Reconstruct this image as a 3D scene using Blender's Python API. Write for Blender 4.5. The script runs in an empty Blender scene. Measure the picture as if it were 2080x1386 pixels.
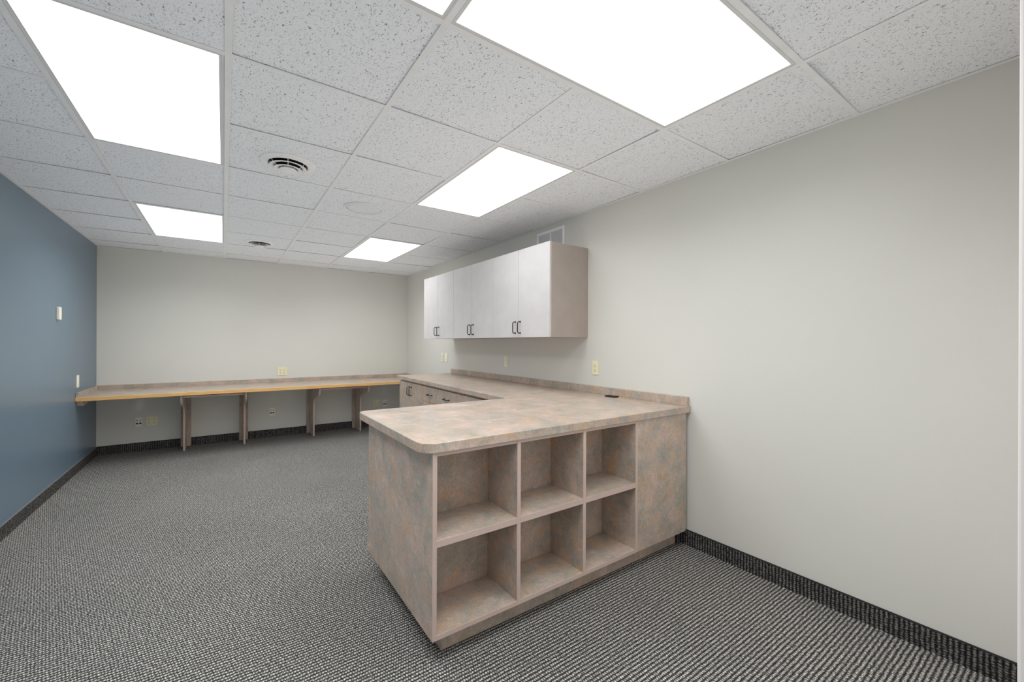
import bpy, bmesh, math, random
from mathutils import Vector, Matrix
random.seed(7)
scene = bpy.context.scene
COL = scene.collection
R = math.radians

# ------------------------------------------------------------------ measures
FZ = 1.305                      # camera height above the carpet
XL, XR = -1.194, 2.478          # side walls
YB, YF = 6.5365, -2.30          # end wall, wall behind the camera
H = FZ + 1.0874                 # underside of the ceiling grid
T = 0.6096                      # ceiling module
GX, GY = 0.0104, 1.8904         # a node of the ceiling grid


def gx(i): return GX + i * T
def gy(j): return GY + j * T


# ------------------------------------------------------------------ helpers
def srgb(r, g, b):
    def f(c):
        c /= 255.0
        return c / 12.92 if c <= 0.04045 else ((c + 0.055) / 1.055) ** 2.4
    return (f(r), f(g), f(b), 1.0)


def new_mat(name):
    m = bpy.data.materials.new(name)
    m.use_nodes = True
    nt = m.node_tree
    b = nt.nodes['Principled BSDF']
    return m, nt, b


def N(nt, kind, **kw):
    n = nt.nodes.new(kind)
    for k, v in kw.items():
        if k in n.inputs:
            n.inputs[k].default_value = v
        else:
            setattr(n, k, v)
    return n


def position(nt, scale=(1, 1, 1), rot=(0, 0, 0)):
    g = N(nt, 'ShaderNodeNewGeometry')
    mp = N(nt, 'ShaderNodeMapping')
    mp.inputs['Scale'].default_value = scale
    mp.inputs['Rotation'].default_value = rot
    nt.links.new(g.outputs['Position'], mp.inputs['Vector'])
    return mp.outputs['Vector']


def noise(nt, vec, scale, detail=4, rough=0.5, dist=0.0):
    n = N(nt, 'ShaderNodeTexNoise')
    n.inputs['Scale'].default_value = scale
    n.inputs['Detail'].default_value = detail
    n.inputs['Roughness'].default_value = rough
    n.inputs['Distortion'].default_value = dist
    nt.links.new(vec, n.inputs['Vector'])
    return n.outputs['Fac']


def ramp(nt, fac, stops, interp='LINEAR'):
    r = N(nt, 'ShaderNodeValToRGB')
    cr = r.color_ramp
    cr.interpolation = interp
    while len(cr.elements) < len(stops):
        cr.elements.new(0.5)
    for e, (p, c) in zip(cr.elements, stops):
        e.position = p
        e.color = c if len(c) == 4 else (*c, 1)
    nt.links.new(fac, r.inputs['Fac'])
    return r.outputs['Color']


def mix(nt, fac, a, b, blend='MIX'):
    m = N(nt, 'ShaderNodeMix', data_type='RGBA', blend_type=blend)
    for sock, v in ((m.inputs[0], fac), (m.inputs[6], a), (m.inputs[7], b)):
        if hasattr(v, 'is_linked'):
            nt.links.new(v, sock)
        else:
            sock.default_value = v
    return m.outputs[2]


def math_n(nt, op, a, b=0.0, c=0.0):
    m = N(nt, 'ShaderNodeMath', operation=op)
    for sock, v in zip(m.inputs, (a, b, c)):
        if hasattr(v, 'is_linked'):
            nt.links.new(v, sock)
        else:
            sock.default_value = v
    return m.outputs[0]


def bump(nt, bsdf, height, strength, dist):
    b = N(nt, 'ShaderNodeBump')
    b.inputs['Strength'].default_value = strength
    b.inputs['Distance'].default_value = dist
    nt.links.new(height, b.inputs['Height'])
    nt.links.new(b.outputs['Normal'], bsdf.inputs['Normal'])


def plain(name, col, rough=0.5, spec=0.5, metal=0.0):
    m, nt, b = new_mat(name)
    v = position(nt)
    f = noise(nt, v, 9.0, 3)
    c = ramp(nt, f, [(0.3, tuple(x * 0.96 for x in col[:3])), (0.7, tuple(min(1, x * 1.03) for x in col[:3]))])
    nt.links.new(c, b.inputs['Base Color'])
    b.inputs['Roughness'].default_value = rough
    b.inputs['Specular IOR Level'].default_value = spec
    b.inputs['Metallic'].default_value = metal
    return m


# ------------------------------------------------------------------ materials
def wall_mat(name, col, rough=0.5, spec=0.4):
    m, nt, b = new_mat(name)
    v = position(nt)
    f = noise(nt, v, 1.3, 4)
    c = ramp(nt, f, [(0.3, tuple(x * 0.975 for x in col[:3])), (0.7, tuple(x * 1.02 for x in col[:3]))])
    nt.links.new(c, b.inputs['Base Color'])
    b.inputs['Roughness'].default_value = rough
    b.inputs['Specular IOR Level'].default_value = spec
    h = noise(nt, v, 170.0, 3, 0.6)
    bump(nt, b, h, 0.12, 0.002)
    return m


def laminate_mat(name, gain=1.0, stretch=(1, 1, 1), rough=0.42, soft=0.9):
    """mottled stone-look laminate: pink, ochre and grey-green clouds with fine brushed flecks"""
    m, nt, b = new_mat(name)
    v = position(nt, stretch)
    k = lambda r, g, bb: tuple(min(1, x * gain) for x in srgb(r, g, bb)[:3])
    f1 = noise(nt, v, 6.5, 8, 0.66, 0.5)
    base = ramp(nt, f1, [(0.30, k(140, 137, 128)), (0.43, k(159, 149, 138)), (0.53, k(172, 157, 145)),
                         (0.62, k(183, 163, 152)), (0.76, k(192, 182, 171))])

    def cloud(rot, scale, lo, hi, amt, colr, c):
        vv = position(nt, stretch, rot)
        ff = noise(nt, vv, scale, 7, 0.66, 0.7)
        mm = ramp(nt, ff, [(lo, (0, 0, 0)), (hi, (1, 1, 1))])
        return mix(nt, math_n(nt, 'MULTIPLY', mm, amt * soft), c, (*k(*colr), 1))
    c = cloud((0.3, 0.5, 0.9), 10.0, 0.50, 0.68, 0.65, (190, 148, 104), base)
    c = cloud((0.9, 0.2, 0.4), 12.0, 0.50, 0.68, 0.60, (128, 138, 136), c)
    c = cloud((0.1, 1.2, 0.7), 18.0, 0.52, 0.70, 0.45, (196, 154, 144), c)
    c = cloud((1.4, 0.6, 0.2), 26.0, 0.55, 0.70, 0.40, (206, 198, 184), c)
    f4 = noise(nt, position(nt, (stretch[0], stretch[1], stretch[2] * 0.6)), 110.0, 5, 0.75, 0.6)
    fl = ramp(nt, f4, [(0.32, (0.80, 0.80, 0.80)), (0.68, (1.16, 1.16, 1.16))])
    c = mix(nt, 1.0, c, fl, 'MULTIPLY')
    nt.links.new(c, b.inputs['Base Color'])
    b.inputs['Roughness'].default_value = rough
    b.inputs['Specular IOR Level'].default_value = 0.55
    return m


def carpet_mat(name, vertical=False):
    """loop-pile carpet: light twisted rows with dark furrows; on the skirting the rows stand upright"""
    m, nt, b = new_mat(name)
    g = N(nt, 'ShaderNodeNewGeometry')
    sep = N(nt, 'ShaderNodeSeparateXYZ')
    pos = g.outputs['Position']
    nt.links.new(pos, sep.inputs[0])
    wob = noise(nt, pos, 22.0, 3, 0.6)
    P = 0.0166
    if vertical:
        along = sep.outputs['Z']
        across = math_n(nt, 'ADD', sep.outputs['X'], sep.outputs['Y'])
    else:
        along = sep.outputs['X']
        across = sep.outputs['Y']
    across = math_n(nt, 'MULTIPLY_ADD', math_n(nt, 'SUBTRACT', wob, 0.5), 0.009, across)
    rowf = math_n(nt, 'DIVIDE', across, P)
    row = math_n(nt, 'FLOOR', rowf)
    fr = math_n(nt, 'SUBTRACT', rowf, row)
    prof = math_n(nt, 'SINE', math_n(nt, 'MULTIPLY', fr, math.pi))          # 0 in the furrow, 1 on the ridge
    ph = math_n(nt, 'MULTIPLY', math_n(nt, 'FRACT', math_n(nt, 'MULTIPLY', row, 0.381966)), 2 * math.pi)
    bead = math_n(nt, 'SINE', math_n(nt, 'ADD', math_n(nt, 'MULTIPLY_ADD', math_n(nt, 'SUBTRACT', noise(nt, pos, 45.0, 2), 0.5), 7.0, math_n(nt, 'MULTIPLY', along, 2 * math.pi / 0.0105)), ph))
    bead = math_n(nt, 'MULTIPLY_ADD', bead, 0.5, 0.5)
    fine = noise(nt, pos, 260.0, 4, 0.75)
    mid = noise(nt, pos, 75.0, 2, 0.6)
    spk = noise(nt, pos, 120.0, 3, 0.7)
    v = math_n(nt, 'MULTIPLY', prof, math_n(nt, 'MULTIPLY_ADD', bead, 0.45, 0.50))
    v = math_n(nt, 'ADD', v, math_n(nt, 'MULTIPLY', math_n(nt, 'SUBTRACT', fine, 0.5), 1.3))
    v = math_n(nt, 'ADD', v, math_n(nt, 'MULTIPLY', math_n(nt, 'SUBTRACT', spk, 0.5), 1.6))
    v = math_n(nt, 'ADD', v, math_n(nt, 'MULTIPLY', math_n(nt, 'SUBTRACT', mid, 0.5), 0.7))
    if vertical:
        c = ramp(nt, v, [(0.12, srgb(30, 30, 31)), (0.5, srgb(62, 61, 60)), (1.0, srgb(140, 137, 132))])
    else:
        c = ramp(nt, v, [(0.08, srgb(44, 44, 43)), (0.36, srgb(80, 79, 77)), (0.66, srgb(134, 132, 128)), (0.95, srgb(210, 207, 201))])
    big = noise(nt, pos, 1.6, 3)
    wear = ramp(nt, big, [(0.3, (0.93, 0.93, 0.93)), (0.7, (1.05, 1.05, 1.05))])
    c = mix(nt, 1.0, c, wear, 'MULTIPLY')
    nt.links.new(c, b.inputs['Base Color'])
    b.inputs['Roughness'].default_value = 0.95
    b.inputs['Specular IOR Level'].default_value = 0.1
    hgt = math_n(nt, 'ADD', math_n(nt, 'MULTIPLY', prof, math_n(nt, 'MULTIPLY_ADD', bead, 0.4, 0.6)), math_n(nt, 'MULTIPLY', fine, 0.4))
    bump(nt, b, hgt, 0.5, 0.003)
    return m


def tile_mat(name):
    """mineral-fibre ceiling board: white with scattered short fissures and pin holes"""
    m, nt, b = new_mat(name)
    pos = position(nt)
    warp = noise(nt, pos, 30.0, 2)
    v1 = position(nt, (1.0, 0.55, 1.0), (0, 0, 0.5))
    f1 = noise(nt, v1, 150.0, 3, 0.55, 0.4)
    p1 = ramp(nt, f1, [(0.618, (0, 0, 0)), (0.668, (1, 1, 1))])
    v2 = position(nt, (0.6, 1.0, 1.0), (0, 0, -0.3))
    f2 = noise(nt, v2, 250.0, 2, 0.5)
    p2 = ramp(nt, f2, [(0.62, (0, 0, 0)), (0.68, (1, 1, 1))])
    pit = math_n(nt, 'MAXIMUM', p1, math_n(nt, 'MULTIPLY', p2, 0.7))
    col = mix(nt, math_n(nt, 'MULTIPLY', pit, 0.85), srgb(242, 245, 248), srgb(118, 119, 120))
    f3 = noise(nt, pos, 300.0, 2)
    col = mix(nt, 1.0, col, ramp(nt, f3, [(0.3, (0.95, 0.95, 0.95)), (0.7, (1.02, 1.02, 1.02))]), 'MULTIPLY')
    nt.links.new(col, b.inputs['Base Color'])
    b.inputs['Roughness'].default_value = 0.95
    b.inputs['Specular IOR Level'].default_value = 0.1
    inv = math_n(nt, 'SUBTRACT', 1.0, pit)
    bump(nt, b, inv, 0.35, 0.002)
    return m


def oak_mat(name):
    m, nt, b = new_mat(name)
    v = position(nt, (1.2, 12, 26))
    f = noise(nt, v, 5.0, 6, 0.6, 0.8)
    c = ramp(nt, f, [(0.3, srgb(204, 156, 96)), (0.5, srgb(224, 178, 116)), (0.7, srgb(236, 196, 140))])
    nt.links.new(c, b.inputs['Base Color'])
    b.inputs['Roughness'].default_value = 0.4
    return m


def lens_mat(name, strength):
    """prismatic acrylic lens, lit from behind: tiny pyramids vary what each facet gives off"""
    m, nt, b = new_mat(name)
    g = N(nt, 'ShaderNodeNewGeometry')
    sep = N(nt, 'ShaderNodeSeparateXYZ')
    nt.links.new(g.outputs['Position'], sep.inputs[0])
    a = math_n(nt, 'SINE', math_n(nt, 'MULTIPLY', sep.outputs['X'], 2 * math.pi / 0.007))
    c = math_n(nt, 'SINE', math_n(nt, 'MULTIPLY', sep.outputs['Y'], 2 * math.pi / 0.007))
    p = math_n(nt, 'MULTIPLY', a, c)
    s = math_n(nt, 'MULTIPLY_ADD', p, 0.06 * strength, strength)
    b.inputs['Base Color'].default_value = srgb(240, 240, 240)
    b.inputs['Roughness'].default_value = 0.3
    b.inputs['Emission Color'].default_value = (0.985, 1.0, 1.0, 1)
    nt.links.new(s, b.inputs['Emission Strength'])
    return m


EMIT = 1.5
LAMP_W = 9.5
M = dict(
    wall=wall_mat('wall_paint_greige', srgb(217, 216, 209), 0.5),
    blue=wall_mat('wall_paint_blue', srgb(106, 125, 140), 0.30),
    jamb=wall_mat('wall_paint_white', srgb(232, 226, 222), 0.6),
    carpet=carpet_mat('loop_carpet'),
    base=carpet_mat('carpet_skirting', True),
    tile=tile_mat('fissured_ceiling_board'),
    grid=plain('painted_steel_grid', srgb(240, 241, 241), 0.45),
    plenum=plain('dark_plenum', srgb(40, 40, 40), 0.9),
    lam=laminate_mat('stone_laminate', 1.19),
    lamtop=laminate_mat('stone_laminate_top', 1.11, (1, 1, 1), 0.30, 0.7),
    band=plain('mauve_edge_band', srgb(200, 178, 168), 0.4),
    door=plain('mauve_grey_laminate', srgb(206, 203, 202), 0.3, 0.5),
    case=plain('taupe_laminate', srgb(172, 160, 152), 0.36, 0.5),
    oak=oak_mat('oak_edge'),
    black=plain('black_metal', srgb(26, 25, 25), 0.35, 0.5),
    ivory=plain('ivory_plastic', srgb(240, 233, 200), 0.35),
    ivory2=plain('pale_plastic', srgb(243, 240, 224), 0.35),
    slot=plain('dark_slot', srgb(30, 28, 22), 0.6),
    white=plain('white_enamel', srgb(246, 246, 245), 0.4),
    frame=plain('light_frame_enamel', srgb(222, 222, 222), 0.4),
    louver=plain('grey_louver', srgb(230, 231, 233), 0.5),
    grille=plain('speaker_grille', srgb(233, 237, 240), 0.7),
    capl=plain('skirting_binding_grey', srgb(120, 121, 124), 0.7),
    cap=plain('skirting_binding', srgb(44, 44, 46), 0.8),
    remote=plain('black_plastic', srgb(24, 22, 22), 0.4),
    lens=lens_mat('lit_prismatic_lens', EMIT),
)


# ------------------------------------------------------------------ mesh building
def box(bm, x0, x1, y0, y1, z0, z1, mi=0):
    v = [bm.verts.new(p) for p in ((x0, y0, z0), (x1, y0, z0), (x1, y1, z0), (x0, y1, z0),
                                   (x0, y0, z1), (x1, y0, z1), (x1, y1, z1), (x0, y1, z1))]
    fs = []
    for q in ((0, 3, 2, 1), (4, 5, 6, 7), (0, 1, 5, 4), (1, 2, 6, 5), (2, 3, 7, 6), (3, 0, 4, 7)):
        f = bm.faces.new([v[i] for i in q])
        f.material_index = mi
        fs.append(f)
    return fs


def prism(bm, pts, a0, a1, axis='z', mi=0):
    """polygon pts extruded along axis; pts are (x,y) for z, (y,z) for x, (x,z) for y"""
    def P(p, a):
        return {'z': (p[0], p[1], a), 'x': (a, p[0], p[1]), 'y': (p[0], a, p[1])}[axis]
    lo = [bm.verts.new(P(p, a0)) for p in pts]
    hi = [bm.verts.new(P(p, a1)) for p in pts]
    fs = [bm.faces.new(lo[::-1]), bm.faces.new(hi)]
    n = len(pts)
    for i in range(n):
        fs.append(bm.faces.new((lo[i], lo[(i + 1) % n], hi[(i + 1) % n], hi[i])))
    for f in fs:
        f.material_index = mi
    bmesh.ops.recalc_face_normals(bm, faces=fs)
    return fs


def lathe(bm, prof, c, seg=48, axis='z', mi=0, close=False):
    """revolve (radius, height) profile about the vertical through c"""
    rings = []
    for r, z in prof:
        if r < 1e-6:
            rings.append([bm.verts.new((c[0], c[1], c[2] + z))])
        else:
            rings.append([bm.verts.new((c[0] + r * math.cos(2 * math.pi * k / seg), c[1] + r * math.sin(2 * math.pi * k / seg), c[2] + z)) for k in range(seg)])
    pairs = list(zip(rings, rings[1:]))
    if close:
        pairs.append((rings[-1], rings[0]))
    fs = []
    for a, b in pairs:
        for k in range(seg):
            k2 = (k + 1) % seg
            if len(a) == 1 and len(b) == 1:
                continue
            if len(a) == 1:
                f = bm.faces.new((a[0], b[k2], b[k]))
            elif len(b) == 1:
                f = bm.faces.new((a[k], a[k2], b[0]))
            else:
                f = bm.faces.new((a[k], a[k2], b[k2], b[k]))
            f.material_index = mi
            f.smooth = True
            fs.append(f)
    bmesh.ops.recalc_face_normals(bm, faces=fs)


def tube(bm, pts, r, seg=8):
    pts = [Vector(p) for p in pts]
    rings = []
    for i, p in enumerate(pts):
        d = (pts[min(i + 1, len(pts) - 1)] - pts[max(i - 1, 0)]).normalized()
        u = d.orthogonal().normalized() if i == 0 else (rings_u - d * rings_u.dot(d)).normalized()
        rings_u = u
        w = d.cross(u)
        rings.append([bm.verts.new(p + r * (math.cos(2 * math.pi * k / seg) * u + math.sin(2 * math.pi * k / seg) * w)) for k in range(seg)])
    for a, b in zip(rings, rings[1:]):
        for k in range(seg):
            f = bm.faces.new((a[k], a[(k + 1) % seg], b[(k + 1) % seg], b[k]))
            f.smooth = True
    bm.faces.new(rings[0][::-1])
    bm.faces.new(rings[-1])
    bmesh.ops.recalc_face_normals(bm, faces=bm.faces)


def obj(name, bm, mats, parent=None, bevel=0.0, seg=2):
    if not isinstance(mats, (list, tuple)):
        mats = [mats]
    me = bpy.data.meshes.new(name)
    if parent is not None:                       # child meshes are stored about their thing's base
        bmesh.ops.translate(bm, verts=bm.verts, vec=-ROOT_AT[parent.name])
    bm.to_mesh(me)
    bm.free()
    for m in mats:
        me.materials.append(m)
    o = bpy.data.objects.new(name, me)
    COL.objects.link(o)
    if parent is not None:
        o.parent = parent
        ROOT_AT[o.name] = ROOT_AT[parent.name]
    else:
        ROOT_AT[o.name] = Vector((0, 0, 0))
    if bevel:
        b = o.modifiers.new('edge', 'BEVEL')
        b.width = bevel
        b.segments = seg
        b.limit_method = 'ANGLE'
        b.angle_limit = R(40)
    return o


ROOT_AT = {}


def thing(name, label, cat, loc, group=None):
    o = bpy.data.objects.new(name, None)
    o.empty_display_size = 0.1
    COL.objects.link(o)
    o.location = loc
    o['label'] = label
    o['category'] = cat
    if group:
        o['group'] = group
    ROOT_AT[o.name] = Vector(loc)
    return o


def tag(o, label, cat, group=None):
    o['label'] = label
    o['category'] = cat
    if group:
        o['group'] = group
    return o


def struct(name, bm, mats, bevel=0.0):
    o = obj(name, bm, mats, None, bevel)
    o['kind'] = 'structure'
    return o


def B():
    return bmesh.new()


def boxobj(name, dims, mat, parent, bevel=0.0015):
    bm = B()
    box(bm, *dims)
    return obj(name, bm, mat, parent, bevel)


# ------------------------------------------------------------------ the room
bm = B(); box(bm, XL - 0.12, XR + 0.12, YF - 0.12, YB + 0.12, -0.08, 0.0)
struct('floor', bm, M['carpet'])
bm = B(); box(bm, XL - 0.12, XL, YF - 0.12, YB + 0.12, 0.0, H + 0.25)
struct('wall_left', bm, M['blue'])
bm = B(); box(bm, XR, XR + 0.12, YF - 0.12, YB + 0.12, 0.0, H + 0.25)
struct('wall_right', bm, M['wall'])
bm = B(); box(bm, XL, XR, YB, YB + 0.12, 0.0, H + 0.25)
struct('wall_back', bm, M['wall'])
bm = B(); box(bm, XL, XR, YF - 0.12, YF, 0.0, H + 0.25)
struct('wall_front', bm, M['wall'])
# the partition stub whose end shows at the right edge of the photograph
JX = 1.20
JY = JX * 0.0752
bm = B(); box(bm, JX, XR, JY - 0.125, JY, 0.0, H + 0.002)
struct('wall_partition', bm, M['jamb'], 0.004)

# ceiling: lay-in boards, each sitting a little differently in the grid
lights = {  # (i0, i1, j0, j1)
    'a': (-1, 0, 0, 2), 'b': (-1, 0, 4, 6), 'c': (1, 3, -2, -1), 'd': (2, 3, 0, 2), 'e': (2, 3, 4, 6), 'f': (0, 1, -3, -1)}
taken = set()
for i0, i1, j0, j1 in lights.values():
    for i in range(i0, i1):
        for j in range(j0, j1):
            taken.add((i, j))
VENTS = {(0, 1): (0.320, 2.835, 0.152, 0.108), (0, 5): (0.322, 5.275, 0.146, 0.104)}
bm = B()
for i in range(-2, 4):
    for j in range(-7, 8):
        if (i, j) in taken:
            continue
        x0, x1 = max(gx(i), XL), min(gx(i + 1), XR)
        if i == 3:
            x1 = XR
        y0, y1 = max(gy(j), YF), min(gy(j + 1), YB)
        if x1 - x0 < 0.03 or y1 - y0 < 0.03:
            continue
        base = H + 0.0016
        zz = [base + random.choice((0.0005, 0.001, 0.002, 0.004, 0.006)) for _ in range(4)]
        if (i, j) == (3, -3):
            zz[3] = base + 0.013
        x0 += 0.003; x1 -= 0.003; y0 += 0.003; y1 -= 0.003
        cs = [(x0, y0), (x1, y0), (x1, y1), (x0, y1)]
        lo = [bm.verts.new((*c, z)) for c, z in zip(cs, zz)]
        hi = [bm.verts.new((*c, z + 0.016)) for c, z in zip(cs, zz)]
        if (i, j) in VENTS:                     # board cut out round the air diffuser
            vx, vy, ro, ri = VENTS[(i, j)]
            seg = 48
            ring = [bm.verts.new((vx + (ri + 0.008) * math.cos(2 * math.pi * k / seg), vy + (ri + 0.008) * math.sin(2 * math.pi * k / seg), base)) for k in range(seg)]
            es = [bm.edges.new((lo[k], lo[(k + 1) % 4])) for k in range(4)] + [bm.edges.new((ring[k], ring[(k + 1) % seg])) for k in range(seg)]
            bmesh.ops.triangle_fill(bm, use_beauty=True, edges=es, normal=(0, 0, -1))
        else:
            bm.faces.new(lo[::-1])
        for k in range(4):
            bm.faces.new((lo[k], lo[(k + 1) % 4], hi[(k + 1) % 4], hi[k]))
struct('ceiling', bm, M['tile'])
bm = B(); box(bm, XL - 0.12, XR + 0.12, YF - 0.12, YB + 0.12, H + 0.25, H + 0.33)
struct('ceiling_slab', bm, M['plenum'])

# exposed grid: main runners along the room, cross tees between them, wall angle all round
W = 0.012
bm = B()
for i in range(-1, 4):
    segs = [(YF + 0.02, YB - 0.02)]
    if i == 2:                                   # the wide fitting spans two bays
        segs = [(YF + 0.02, gy(-2) - W), (gy(-1) + W, YB - 0.02)]
    for a, b in segs:
        box(bm, gx(i) - W, gx(i) + W, a, b, H, H + 0.0012)
        box(bm, gx(i) - 0.0015, gx(i) + 0.0015, a, b, H + 0.0012, H + 0.03)
struct('trim_1', bm, M['grid'])
bm = B()
for j in range(-6, 8):
    for i in range(-2, 4):
        if (i, j - 1) in taken and (i, j) in taken:
            if any(i0 <= i < i1 and j0 < j < j1 for i0, i1, j0, j1 in lights.values()):
                continue
        x0 = gx(i) + W if i > -2 else XL + 0.022
        x1 = gx(i + 1) - W if i < 3 else XR - 0.022
        if i in (1, 2) and j in (-2, -1):
            x0 = gx(1) + W if i == 1 else gx(2)
            x1 = gx(2) if i == 1 else gx(3) - W
        box(bm, x0, x1, gy(j) - W, gy(j) + W, H + 0.0002, H + 0.0013)
        box(bm, x0, x1, gy(j) - 0.0015, gy(j) + 0.0015, H + 0.0013, H + 0.03)
struct('trim_2', bm, M['grid'])
bm = B()
A = 0.022
for x0, x1, y0, y1 in ((XL, XL + A, YF, YB), (XR - A, XR, YF, YB), (XL + A, XR - A, YB - A, YB), (XL + A, XR - A, YF, YF + A)):
    box(bm, x0, x1, y0, y1, H - 0.0004, H + 0.001)
for x0, x1, y0, y1 in ((XL, XL + 0.001, YF, YB), (XR - 0.001, XR, YF, YB), (XL + A, XR - A, YB - 0.001, YB)):
    box(bm, x0, x1, y0, y1, H, H + 0.02)
struct('trim_3', bm, M['grid'])

# carpet skirting with a bound top edge
BH, BT = 0.0995, 0.007


def skirting(name, x0, x1, y0, y1, cap='cap'):
    bm = B()
    box(bm, x0, x1, y0, y1, 0.0, BH - 0.006, 0)
    box(bm, x0, x1, y0, y1, BH - 0.006, BH, 1)
    return struct(name, bm, [M['base'], M[cap]])


skirting('baseboard_left', XL, XL + BT, YF, YB, 'capl')
skirting('baseboard_back', XL + BT, XR - BT, YB - BT, YB)
skirting('baseboard_right', XR - BT, XR, JY, YB - BT)


# ------------------------------------------------------------------ ceiling fittings
def ceiling_light(key, label):
    i0, i1, j0, j1 = lights[key]
    x0, x1, y0, y1 = gx(i0) + W - 0.003, gx(i1) - W + 0.003, gy(j0) + W - 0.003, gy(j1) - W + 0.003
    t = thing('ceiling_light', label, 'ceiling light', ((x0 + x1) / 2, (y0 + y1) / 2, H), 'lay-in fluorescent ceiling lights')
    fw = 0.017
    gap = 0.004 if key == 'a' else 0.0
    bm = B()
    z0, z1 = H + 0.0015, H + 0.012
    xo = x1 - gap
    box(bm, x0, x0 + fw, y0, y1, z0, z1)
    box(bm, xo - fw, xo, y0, y1, z0, z1)
    box(bm, x0 + fw, xo - fw, y0, y0 + fw, z0, z1)
    box(bm, x0 + fw, xo - fw, y1 - fw, y1, z0, z1)
    # thin raised bead round the frame
    for a, b, c, d in ((x0 + 0.004, x0 + 0.007, y0 + 0.004, y1 - 0.004), (xo - 0.007, xo - 0.004, y0 + 0.004, y1 - 0.004)):
        box(bm, a, b, c, d, z0 - 0.0015, z0)
    for a, b, c, d in ((x0 + 0.007, xo - 0.007, y0 + 0.004, y0 + 0.007), (x0 + 0.007, xo - 0.007, y1 - 0.007, y1 - 0.004)):
        box(bm, a, b, c, d, z0 - 0.0015, z0)
    obj('frame', bm, M['frame'], t)
    bm = B(); box(bm, x0 + 0.001, x1 - 0.001, y0 + 0.001, y1 - 0.001, H + 0.0125, H + 0.10)
    obj('housing', bm, M['white'], t)
    bm = B(); box(bm, x0 + fw, xo - fw, y0 + fw, y1 - fw, H + 0.006, H + 0.009)
    obj('diffuser', bm, M['lens'], t)
    # the tubes behind the lens: prisms throw most of their light downwards
    la = bpy.data.lights.new('fluorescent_tubes', 'AREA')
    la.shape = 'RECTANGLE'
    la.size, la.size_y = xo - x0 - 2 * fw, y1 - y0 - 2 * fw
    la.energy = LAMP_W * {'c': 0.78, 'd': 0.92, 'a': 1.15, 'b': 1.4, 'e': 1.15, 'f': 1.3}.get(key, 1.0)
    la.color = (0.98, 1.0, 1.0)
    la.spread = R(150)
    lo = bpy.data.objects.new('fluorescent_tubes', la)
    COL.objects.link(lo)
    lo.parent = t
    lo.location = ((x0 + xo) / 2 - (x0 + x1) / 2, 0, 0.0055)
    return t


ceiling_light('a', 'large lit ceiling light nearest the blue wall, cropped at upper left')
ceiling_light('b', 'far lit ceiling light near the blue wall and end wall')
ceiling_light('c', 'wide lit ceiling light turned crosswise, nearest the bare right wall')
ceiling_light('d', 'lit ceiling light lengthwise above the peninsula counter, middle of right row')
ceiling_light('e', 'farthest lit ceiling light beside wall cabinets, near the end wall')
ceiling_light('f', 'lit ceiling light with only one corner showing at top edge')


def air_diffuser(cell, label):
    vx, vy, ro, ri = VENTS[cell]
    t = thing('ceiling_vent', label, 'air vent', (vx, vy, H), 'round ceiling air diffusers')
    c = (vx, vy, H)
    q = ro / 0.152
    bm = B()
    lathe(bm, [(ro, 0.0019), (ro - 0.001, -0.002), (ro - 0.004, -0.004), (ro - 0.012, -0.005), (ro - 0.030, -0.009), (ri + 0.003, -0.012), (ri, -0.010), (ri, 0.018),
               (ri + 0.004, 0.018), (ri + 0.006, 0.0), (ro - 0.012, 0.0019)], c, 56, close=True)
    obj('flange', bm, M['white'], t)
    for r, dz in ((0.101 * q, -0.024), (0.077 * q, -0.037)):
        bm = B()
        lathe(bm, [(r, dz), (r - 0.002, dz), (r - 0.016, dz + 0.003), (r - 0.027, dz + 0.005), (r - 0.026, dz + 0.0065), (r - 0.015, dz + 0.0045), (r, dz + 0.0018)], c, 56, close=True)
        obj('cone_ring', bm, M['white'], t)
    bm = B()
    r = 0.052 * q
    lathe(bm, [(0, -0.049), (r * 0.6, -0.048), (r * 0.92, -0.046), (r, -0.043), (r * 0.75, -0.03), (r * 0.35, -0.016), (0.006, -0.012), (0, -0.012)], c, 40)
    obj('center_cone', bm, M['white'], t)
    bm = B()
    for k in range(6):
        a = k * math.pi / 3 + 0.4
        d = Vector((math.cos(a), math.sin(a), 0)) * (ri + 0.001)
        tube(bm, [Vector(c) + Vector((0, 0, -0.020)), Vector(c) + d * 0.60 + Vector((0, 0, -0.033)), Vector(c) + d * 0.83 + Vector((0, 0, -0.020)), Vector(c) + d + Vector((0, 0, 0.012))], 0.002, 6)
    obj('spokes', bm, M['white'], t)
    bm = B()
    lathe(bm, [(0, 0.11), (ri + 0.004, 0.11), (ri + 0.004, 0.019), (ri + 0.001, 0.019), (ri + 0.001, 0.106), (0, 0.106)], c, 40)
    obj('duct', bm, M['plenum'], t)
    return t


air_diffuser((0, 1), 'large round white air vent in the ceiling beside the nearest left light')
air_diffuser((0, 5), 'smaller far round air vent in the ceiling near the end wall')

t = thing('ceiling_speaker', 'flat round white speaker grille set in a ceiling tile', 'speaker', (0.934, 3.43, H))
bm = B(); lathe(bm, [(0.152, 0.002), (0.152, -0.003), (0.149, -0.006), (0.143, -0.006), (0.141, -0.003), (0.141, 0.002)], (0.934, 3.43, H), 56, close=True)
obj('rim', bm, M['white'], t)
bm = B(); lathe(bm, [(0, -0.0035), (0.1, -0.0032), (0.1415, -0.002), (0.1415, 0.001), (0, 0.001)], (0.934, 3.43, H), 56)
obj('grille', bm, M['grille'], t)


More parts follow.
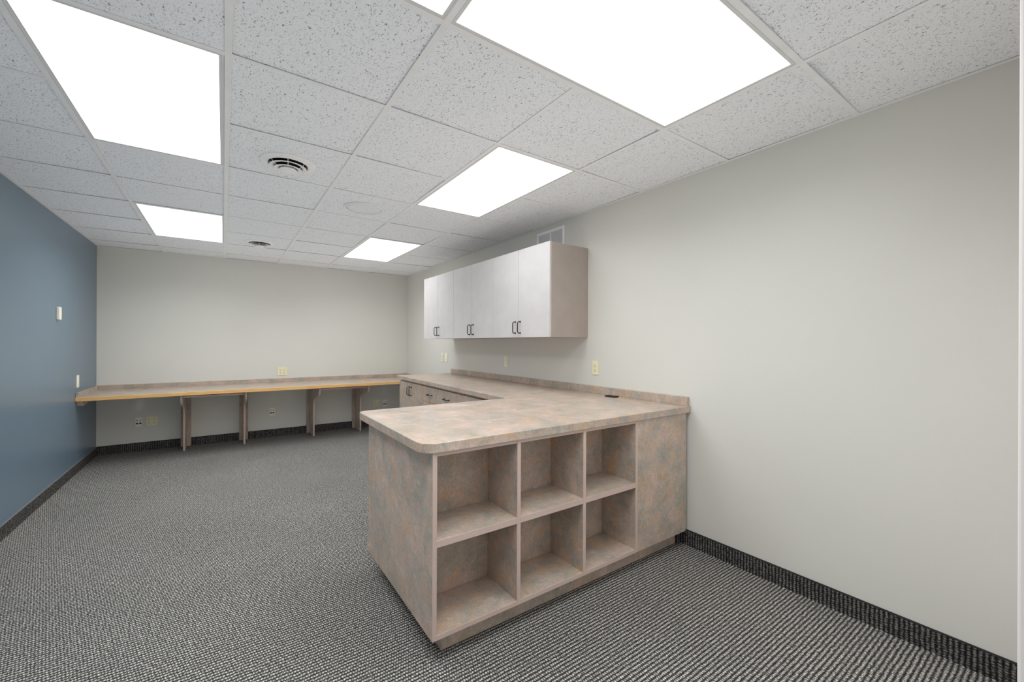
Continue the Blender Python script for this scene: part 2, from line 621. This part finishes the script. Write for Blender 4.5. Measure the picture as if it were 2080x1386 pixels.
# ------------------------------------------------------------------ handles
def pull(parent, base, along, out, length=0.096, proj=0.030, r=0.0042):
    """black D-shaped bar pull; base is the middle between its feet"""
    a, o_, b = Vector(along), Vector(out), Vector(base)
    h = length / 2
    pts = [(-h, 0), (-h, proj * 0.62), (-h + 0.004, proj * 0.85), (-h + 0.014, proj), (0, proj), (h - 0.014, proj), (h - 0.004, proj * 0.85), (h, proj * 0.62), (h, 0)]
    bm = B()
    tube(bm, [b + a * s + o_ * d for s, d in pts], r)
    for s in (-h, h):
        p = b + a * s
        tube(bm, [p, p + o_ * 0.004], r * 1.7)
    return obj('handle', bm, M['black'], parent)


# ------------------------------------------------------------------ wall cabinets
UX, UZ0, UZ1 = 2.064, FZ + 0.047, FZ + 0.789
ub = [(2.431, 3.245, 2.846), (3.245, 4.045, 3.642), (4.045, 4.852, 4.447)]
ulab = ['mauve grey double door wall cabinet nearest the viewer, with exposed end panel',
        'mauve grey double door wall cabinet in the middle of the three',
        'mauve grey double door wall cabinet farthest away, toward the end wall']
for (y0, y1, ys), lab in zip(ub, ulab):
    t = thing('wall_cabinet', lab, 'cabinet', (XR, (y0 + y1) / 2, UZ0), 'wall cabinets over the counter')
    bm = B()
    xf, xb, th = UX + 0.022, XR - 0.001, 0.018
    box(bm, xf, xb, y0 + 0.0005, y0 + th, UZ0, UZ1 - 0.004)
    box(bm, xf, xb, y1 - th, y1 - 0.0005, UZ0, UZ1 - 0.004)
    box(bm, xf, xb, y0 + th, y1 - th, UZ0, UZ0 + th)
    box(bm, xf, xb, y0 + th, y1 - th, UZ1 - 0.004 - th, UZ1 - 0.004)
    box(bm, xb - 0.008, xb, y0 + th, y1 - th, UZ0 + th, UZ1 - 0.004 - th)
    obj('carcass', bm, M['case'], t, 0.001)
    bm = B()
    box(bm, xf - 0.0015, xf, y0 + 0.0005, y0 + th, UZ0, UZ1 - 0.004)
    obj('edge_band', bm, M['band'], t)
    for a, b, side in ((y0, ys, 1), (ys, y1, -1)):
        d = boxobj('door', (UX, UX + 0.019, a + 0.0015, b - 0.0015, UZ0 - 0.001, UZ1), M['door'], t, 0.0012)
        yh = ys - 0.035 if side == 1 else ys + 0.035
        pull(d, (UX, yh, FZ + 0.131), (0, 0, 1), (-1, 0, 0))

# return-air grille half hidden behind the wall cabinets
gy0, gy1, gz0, gz1 = 2.712, 3.098, FZ + 0.80, FZ + 1.042
t = thing('wall_vent', 'white framed wall grille half hidden above the wall cabinets', 'air vent', (XR, (gy0 + gy1) / 2, gz0))
fwid = 0.024
bm = B()
xa, xb_ = XR - 0.012, XR
box(bm, xa, xb_, gy0, gy0 + fwid, gz0, gz1)
box(bm, xa, xb_, gy1 - fwid, gy1, gz0, gz1)
box(bm, xa, xb_, gy0 + fwid, gy1 - fwid, gz0, gz0 + fwid)
box(bm, xa, xb_, gy0 + fwid, gy1 - fwid, gz1 - fwid, gz1)
obj('frame', bm, M['white'], t, 0.002)
ym = (gy0 + gy1) / 2 - 0.004
boxobj('mullion', (xa + 0.001, xb_, ym - 0.007, ym + 0.007, gz0 + fwid, gz1 - fwid), M['white'], t, 0.001)
for a, b in ((gy0 + fwid, ym - 0.007), (ym + 0.007, gy1 - fwid)):
    bm = B()
    box(bm, XR - 0.002, XR - 0.0005, a, b, gz0 + fwid, gz1 - fwid)
    n = 22
    for k in range(n):
        z = gz0 + fwid + (k + 0.5) * (gz1 - gz0 - 2 * fwid) / n
        prism(bm, [(XR - 0.008, z - 0.0035), (XR - 0.007, z - 0.0045), (XR - 0.002, z + 0.002), (XR - 0.002, z + 0.0035)], a, b, 'y')
    obj('louver_panel', bm, M['louver'], t)

# ------------------------------------------------------------------ the L-shaped counter
CT, CB = FZ - 0.4034, FZ - 0.4436          # top and underside


def fx(y):                                  # front edge of the counter along the wall
    return 1.697 + (y - 2.475) * 0.0235


def arc(cx, cy, r, a0, a1, n=8):
    return [(cx + r * math.cos(R(a0 + (a1 - a0) * k / n)), cy + r * math.sin(R(a0 + (a1 - a0) * k / n))) for k in range(n + 1)]


CX, CY0, CY1, CYF = 0.643, 1.515, 2.478, 4.95
t = thing('countertop', 'L-shaped mottled pink and grey laminate countertop on the peninsula shelves', 'countertop', (1.7, 2.0, CT))
pts = arc(CX + 0.07, CY0 + 0.07, 0.07, 180, 270) + [(XR - 0.002, CY0), (XR - 0.002, CYF), (fx(CYF), CYF), (fx(CY1), CY1)] + arc(CX + 0.055, CY1 - 0.055, 0.055, 90, 180)
bm = B(); prism(bm, pts, CB, CT)
for f in bm.faces:
    if f.normal.z > 0.9:
        f.material_index = 1
obj('top', bm, [M['lam'], M['lamtop']], t, 0.0025)
bm = B(); box(bm, XR - 0.022, XR - 0.002, 1.527, 4.885, CT, FZ - 0.345)
obj('backsplash', bm, M['lam'], t, 0.0015)

# ------------------------------------------------------------------ peninsula: open shelf unit
PX0, PX1, PY0 = 0.689, 2.442, 1.525
PZ0, PZ1 = 0.1035, CB - 0.0005
t = thing('shelf_unit', 'open laminate shelf unit with six cubbyholes at the peninsula front', 'shelf', (1.3, 1.6, 0))


def banded(name, dims, parent, front_axis='y'):
    """laminate panel with a mauve band on the edge that faces the viewer"""
    bm = B()
    x0, x1, y0, y1, z0, z1 = dims
    box(bm, x0, x1, y0 + 0.0015, y1, z0, z1, 0)
    box(bm, x0, x1, y0, y0 + 0.0015, z0, z1, 1)
    return obj(name, bm, [M['lam'], M['band']], parent, 0.0006, 1)


CUBB = 1.782                                # back of the cubbyholes
banded('side_panel', (PX0, PX0 + 0.0195, PY0, 1.8215, PZ0, PZ1), t)
divs = [(1.1065, 1.1265), (1.526, 1.546), (1.9425, 1.962)]
mid0, mid1 = FZ - 0.828, FZ - 0.800
xs = [PX0 + 0.0195]
for a, b in divs:
    banded('divider', (a, b, PY0, CUBB, PZ0, PZ1), t)
    xs += [a, b]
bays = [(PX0 + 0.0195, 1.1065), (1.1265, 1.526), (1.546, 1.9425)]
for a, b in bays:
    banded('shelf', (a, b, PY0, CUBB, mid0, mid1), t)
    banded('bottom_board', (a, b, PY0, CUBB, PZ0, FZ - 1.181), t)
    banded('top_rail', (a, b, PY0 + 0.001, CUBB, FZ - 0.4595, PZ1), t)
boxobj('back_panel', (PX0 + 0.0195, 1.962, CUBB, 1.8205, PZ0, PZ1), M['lam'], t, 0)
boxobj('end_panel', (1.962, PX1, PY0 + 0.0005, 1.60, PZ0, PZ1), M['lam'], t, 0.001)
boxobj('toe_kick', (0.762, 2.432, 1.595, 1.82, 0.0, PZ0), M['lam'], t, 0)
bm = B(); box(bm, 2.4325, XR - BT - 0.0005, 1.583, 1.590, 0.0, BH)
struct('baseboard_end', bm, [M['base']])

# base cabinet backing onto the shelves
t = thing('base_cabinet', 'plain laminate base cabinet backing the open shelves, side panel toward blue wall', 'cabinet', (1.3, 2.1, 0), 'base cabinets under the counter')
bm = B(); box(bm, PX0, 1.70, 1.8225, 2.392, PZ0, PZ1)
obj('carcass', bm, M['lam'], t, 0.001)
boxobj('toe_kick', (0.762, 1.70, 1.8225, 2.34, 0.0, PZ0), M['lam'], t, 0)
for a, b in ((PX0 + 0.001, 1.194), (1.197, 1.699)):
    d = boxobj('door', (a, b, 2.393, 2.411, PZ0 + 0.002, PZ1 - 0.02), M['lam'], t, 0.001)
    pull(d, (1.15 if a < 1 else 1.24, 2.411, 0.74), (0, 0, 1), (0, 1, 0))


# base cabinets along the wall
def run_cabinet(label, y0, y1, kind):
    t = thing('base_cabinet', label, 'cabinet', (2.1, (y0 + y1) / 2, 0), 'base cabinets under the counter')
    g = 0.042
    bm = B()
    prism(bm, [(fx(y0) + g, y0 + 0.0005), (XR - 0.03, y0 + 0.0005), (XR - 0.03, y1 - 0.0005), (fx(y1) + g, y1 - 0.0005)], PZ0, PZ1)
    obj('carcass', bm, M['lam'], t, 0.001)
    bm = B()
    prism(bm, [(fx(y0) + 0.11, y0), (XR - 0.03, y0), (XR - 0.03, y1 - 0.03), (fx(y1) + 0.11, y1 - 0.03)], 0.0, PZ0)
    obj('toe_kick', bm, M['lam'], t)

    def front(name, a, b, z0, z1):
        bm = B()
        prism(bm, [(fx(a) + 0.022, a + 0.0015), (fx(a) + g - 0.001, a + 0.0015), (fx(b) + g - 0.001, b - 0.0015), (fx(b) + 0.022, b - 0.0015)], z0, z1)
        return obj(name, bm, [M['lam']], t, 0.001)
    ztop = FZ - 0.466
    if kind == 'doors':
        ys = (y0 + y1) / 2
        for a, b, yh in ((y0, ys, ys - 0.035), (ys, y1, ys + 0.035)):
            d = front('door', a, b, PZ0 + 0.002, ztop)
            pull(d, (fx(yh) + 0.022, yh, FZ - 0.562), (0, 0, 1), (-1, 0, 0))
    else:
        zz = [FZ - 0.621, FZ - 0.905]
        lo = [zz[0] + 0.0015, zz[1] + 0.0015, PZ0 + 0.002]
        hi = [ztop, zz[0] - 0.0015, zz[1] - 0.0015]
        for z0, z1 in zip(lo, hi):
            d = front('drawer', y0, y1, z0, z1)
            for yh in ((y0 + y1) / 2 - 0.203, (y0 + y1) / 2 + 0.203):
                pull(d, (fx(yh) + 0.022, yh, (z0 + z1) / 2), (0, 1, 0), (-1, 0, 0), 0.105)
    bm = B()
    prism(bm, [(fx(y1) + g - 0.0015, y1 - 0.019), (fx(y1) + g, y1 - 0.019), (fx(y1) + g, y1 - 0.001), (fx(y1) + g - 0.0015, y1 - 0.001)], PZ0, PZ1)
    obj('edge_band', bm, M['band'], t)
    return t


run_cabinet('laminate base cabinet with two doors and upright black handles beside the long desk', 4.158, 4.915, 'doors')
run_cabinet('laminate base cabinet with wide drawers and paired horizontal black handles', 3.345, 4.156, 'drawers')
run_cabinet('laminate base cabinet mostly hidden behind the peninsula, in the inner corner', 2.44, 3.343, 'doors')

# small black remote lying by the backsplash
t = thing('remote_control', 'small black remote control lying on the counter near the backsplash', 'remote', (2.397, 2.103, CT))
bm = B(); box(bm, 2.372, 2.422, 2.055, 2.152, CT + 0.0005, CT + 0.011)
ob = obj('case', bm, M['remote'], t, 0.004, 3)
bm = B()
for k in range(3):
    lathe(bm, [(0, 0.0125), (0.005, 0.0122), (0.006, 0.010), (0, 0.010)], (2.397, 2.085 + 0.022 * k, CT), 14)
obj('button', bm, M['slot'], t)

# ------------------------------------------------------------------ the long desk on the end wall
DT, DBm, DY = FZ - 0.5555, FZ - 0.593, 5.716
t = thing('desk', 'long built-in desk with oak front edge along the end wall', 'desk', (0.6, 6.1, DT))
HOLES = [(-0.77, 6.40), (0.65, 6.40), (2.06, 6.40)]
bm = B()
x0, x1, y0, y1 = XL + 0.001, XR - 0.001, DY + 0.018, YB - 0.001
seg = 24
layers = []
for z in (DT, DBm):
    oc = [bm.verts.new((*c, z)) for c in ((x0, y0), (x1, y0), (x1, y1), (x0, y1))]
    rs = [[bm.verts.new((hx + 0.032 * math.cos(2 * math.pi * k / seg), hy + 0.032 * math.sin(2 * math.pi * k / seg), z)) for k in range(seg)] for hx, hy in HOLES]
    es = [bm.edges.new((oc[k], oc[(k + 1) % 4])) for k in range(4)]
    for r in rs:
        es += [bm.edges.new((r[k], r[(k + 1) % seg])) for k in range(seg)]
    bmesh.ops.triangle_fill(bm, use_beauty=True, edges=es, normal=(0, 0, 1 if z == DT else -1))
    layers.append((oc, rs))
(oa, ra), (ob_, rb) = layers
for k in range(4):
    bm.faces.new((oa[k], oa[(k + 1) % 4], ob_[(k + 1) % 4], ob_[k]))
for p, q in zip(ra, rb):
    for k in range(seg):
        bm.faces.new((p[k], p[(k + 1) % seg], q[(k + 1) % seg], q[k]))
bmesh.ops.recalc_face_normals(bm, faces=bm.faces)
obj('desktop', bm, M['lamtop'], t)
boxobj('edge_trim', (XL + 0.001, XR - 0.001, DY, DY + 0.018, DBm - 0.0005, DT), M['oak'], t, 0.002)['label'] = 'oak front edge strip'
SZ = FZ - 0.507
boxobj('backsplash', (XL + 0.021, XR - 0.021, YB - 0.020, YB - 0.001, DT, SZ), M['lam'], t, 0.001)
boxobj('backsplash', (XL + 0.001, XL + 0.020, DY + 0.019, YB - 0.001, DT, SZ), M['lam'], t, 0.001)
boxobj('backsplash', (XR - 0.020, XR - 0.001, DY + 0.019, YB - 0.001, DT, SZ), M['lam'], t, 0.001)
prof = [(5.80, -0.593), (5.803, -0.63), (5.815, -0.66), (5.838, -0.688), (5.875, -0.711), (5.925, -0.728), (5.985, -0.739), (6.05, -0.748),
        (6.11, -0.760), (6.16, -0.778), (6.195, -0.803), (6.217, -0.835), (6.229, -0.875), (6.232, -0.93), (6.234, -1.305)]
for X in (-0.385, 0.222, 1.033, 1.662):
    bm = B()
    poly = [(y, z + FZ) for y, z in prof] + [(6.506, 0.0), (6.506, DBm)]
    prism(bm, poly, X - 0.010, X + 0.010, 'x')
    for f in bm.faces:
        if abs(f.normal.x) < 0.5 and f.normal.y < -0.2 or (abs(f.normal.x) < 0.5 and f.calc_center_median().y < 6.24 and f.normal.z < 0.5):
            f.material_index = 1
    lg = obj('leg', bm, [M['lam'], M['band']], t, 0.0008, 1)
    boxobj('back_plate', (X - 0.05, X + 0.05, 6.5065, YB - BT - 0.0005, 0.0, DBm - 0.001), M['lam'], lg, 0.001)
for a, b in ((-0.375, 0.212), (1.043, 1.652)):
    banded('under_shelf', (a, b, 5.835, 6.25, FZ - 0.632, FZ - 0.611), t)
bm = B()
prism(bm, [(5.745, DBm), (5.765, FZ - 0.640), (5.80, FZ - 0.650), (6.22, DBm - 0.012), (6.22, DBm)], XL + 0.001, XL + 0.045, 'x')
obj('wall_bracket', bm, M['lam'], t, 0.002)


# ------------------------------------------------------------------ wall plates
def plate_frame(wall, c):
    """maps local (u along the wall, v up, w out of the wall) to the room"""
    if wall == 'back':
        return lambda u, v, w: (c[0] + u, YB - w, c[1] + v)
    if wall == 'right':
        return lambda u, v, w: (XR - w, c[0] - u, c[1] + v)
    return lambda u, v, w: (XL + w, c[0] + u, c[1] + v)


def lbox(bm, F, u0, u1, v0, v1, w0, w1):
    P = [F(u, v, w) for u in (u0, u1) for v in (v0, v1) for w in (w0, w1)]
    xs_, ys_, zs_ = zip(*P)
    box(bm, min(xs_), max(xs_), min(ys_), max(ys_), min(zs_), max(zs_))


def wall_plate(kind, wall, c, label, cat, w=0.070, h=0.115, mat='ivory', group=None, dark=False):
    F = plate_frame(wall, c)
    name = {'duplex': 'power_outlet', 'quad': 'power_outlet', 'data': 'data_outlet', 'switch': 'light_switch', 'decora': 'wall_switch'}[kind]
    t = thing(name, label, cat, F(0, -h / 2, 0), group)
    bm = B(); lbox(bm, F, -w / 2, w / 2, -h / 2, h / 2, 0.0, 0.006)
    obj('cover_plate', bm, M[mat], t, 0.0025)
    if kind in ('duplex', 'quad'):
        for cu in ((0,) if kind == 'duplex' else (-0.024, 0.024)):
            for cv in (-0.0195, 0.0195):
                bm = B()
                fpts = [(cu + 0.0165 * math.cos(a), cv + 0.0145 * math.sin(a)) for a in [2 * math.pi * k / 20 for k in range(20)]]
                vs0 = [bm.verts.new(F(u, v, 0.0055)) for u, v in fpts]
                vs1 = [bm.verts.new(F(u, v, 0.0085)) for u, v in fpts]
                bm.faces.new(vs1)
                for k in range(20):
                    bm.faces.new((vs0[k], vs0[(k + 1) % 20], vs1[(k + 1) % 20], vs1[k]))
                bmesh.ops.recalc_face_normals(bm, faces=bm.faces)
                rc = obj('receptacle', bm, M[mat], t)
                bm = B()
                for su, sh in ((-0.006, 0.009), (0.006, 0.007)):
                    lbox(bm, F, cu + su - 0.0013, cu + su + 0.0013, cv + 0.003 - sh / 2, cv + 0.003 + sh / 2, 0.0084, 0.0089)
                lbox(bm, F, cu - 0.0025, cu + 0.0025, cv - 0.010, cv - 0.005, 0.0084, 0.0089)
                obj('slot', bm, M['slot'], rc)
    elif kind == 'data':
        for cu in (-0.015, 0.015):
            for cv, mt in ((0.020, mat), (-0.016, 'slot')):
                bm = B(); lbox(bm, F, cu - 0.010, cu + 0.010, cv - 0.008, cv + 0.008, 0.0055, 0.0085)
                jk = obj('jack', bm, M[mt], t, 0.001)
                if mt != 'slot':
                    bm = B(); lbox(bm, F, cu - 0.005, cu + 0.005, cv - 0.004, cv + 0.004, 0.0084, 0.0089)
                    obj('socket', bm, M['slot'], jk)
    else:
        bm = B(); lbox(bm, F, -0.0165, 0.0165, -0.033, 0.033, 0.0055, 0.009)
        rk = obj('rocker', bm, M['louver' if dark else mat], t, 0.0015)
    return t


G1 = 'power and data plates on the end wall'
G2 = 'plates on the right wall above the counter'
wall_plate('quad', 'back', (0.676, FZ - 0.412), 'ivory four socket power outlet above the desk on the end wall', 'outlet', 0.116, 0.118, 'ivory', G1)
wall_plate('data', 'back', (-0.829, FZ - 0.962), 'ivory data outlet under the desk nearest the blue wall', 'outlet', 0.068, 0.112, 'ivory2', G1)
wall_plate('quad', 'back', (-0.712, FZ - 0.961), 'ivory four socket power outlet under the desk, left end', 'outlet', 0.112, 0.114, 'ivory', G1)
wall_plate('data', 'back', (0.553, FZ - 0.963), 'ivory data outlet under the desk between the two leg pairs', 'outlet', 0.070, 0.108, 'ivory2', G1)
wall_plate('quad', 'back', (1.988, FZ - 0.958), 'dim ivory power outlet under the desk right end beside base cabinet', 'outlet', 0.105, 0.110, 'ivory', G1)
wall_plate('data', 'back', (2.121, FZ - 0.968), 'ivory data outlet under the desk closest to the base cabinet', 'outlet', 0.068, 0.108, 'ivory2', G1)
wall_plate('duplex', 'right', (5.178, FZ - 0.203), 'ivory power outlet left of the pale switch under far wall cabinet', 'outlet', 0.076, 0.116, 'ivory', G2)
wall_plate('switch', 'right', (5.050, FZ - 0.204), 'pale ivory wall switch beside a power outlet under far wall cabinet', 'switch', 0.074, 0.116, 'ivory2', G2)
wall_plate('decora', 'right', (3.624, FZ - 0.201), 'ivory wall switch with grey center in the shade of wall cabinets', 'switch', 0.070, 0.114, 'ivory', G2, True)
wall_plate('duplex', 'right', (2.344, FZ - 0.199), 'ivory two socket power outlet on the right wall above the remote', 'outlet', 0.068, 0.114, 'ivory', G2)
wall_plate('switch', 'left', (5.795, FZ - 0.400), 'slim ivory wall switch on the blue wall just above the desk', 'switch', 0.075, 0.122, 'ivory2')

t = thing('thermostat', 'cream control box mounted high on the blue wall', 'thermostat', (XL, 5.187, FZ + 0.185))
F = plate_frame('left', (5.187, FZ + 0.242))
bm = B(); lbox(bm, F, -0.029, 0.029, -0.056, 0.056, 0.0, 0.021)
obj('case', bm, M['ivory2'], t, 0.004, 3)
bm = B(); lbox(bm, F, 0.002, 0.020, -0.020, 0.012, 0.0205, 0.0235)
obj('button', bm, M['ivory'], t, 0.002)

# ------------------------------------------------------------------ light, world, camera
w = bpy.data.worlds.new('World')
scene.world = w
w.use_nodes = True
w.node_tree.nodes['Background'].inputs['Color'].default_value = (0.5, 0.5, 0.5, 1)
w.node_tree.nodes['Background'].inputs['Strength'].default_value = 0.0

f, yaw, roll, cx, cy = 836.97, 0.60452, 0.00403, 1032.65, 696.69
cam = bpy.data.cameras.new('Camera')
cam.sensor_fit = 'HORIZONTAL'
cam.sensor_width = 36.0
cam.lens = f * 36.0 / 2080.0
cam.shift_x = (1040.0 - cx) / 2080.0
cam.shift_y = (cy - 693.0) / 2080.0
cam.clip_start = 0.02
co = bpy.data.objects.new('Camera', cam)
COL.objects.link(co)
fw = Vector((math.sin(yaw), math.cos(yaw), 0))
r0 = Vector((math.cos(yaw), -math.sin(yaw), 0))
u0 = Vector((0, 0, 1))
r2 = math.cos(roll) * r0 + math.sin(roll) * u0
u2 = -math.sin(roll) * r0 + math.cos(roll) * u0
mw = Matrix((r2, u2, -fw)).transposed().to_4x4()
mw.translation = Vector((0, 0, FZ))
co.matrix_world = mw
scene.camera = co

vs = scene.view_settings
vs.view_transform = 'Standard'
vs.look = 'None'
vs.exposure = 0.0
vs.gamma = 1.0
vs.use_curve_mapping = False
scene.cycles.use_denoising = True
scene.cycles.max_bounces = 12
scene.cycles.diffuse_bounces = 8
scene.cycles.use_fast_gi = True
scene.cycles.fast_gi_method = 'ADD'
scene.cycles.ao_bounces_render = 1
w.light_settings.ao_factor = 0.26
w.light_settings.distance = 1.3
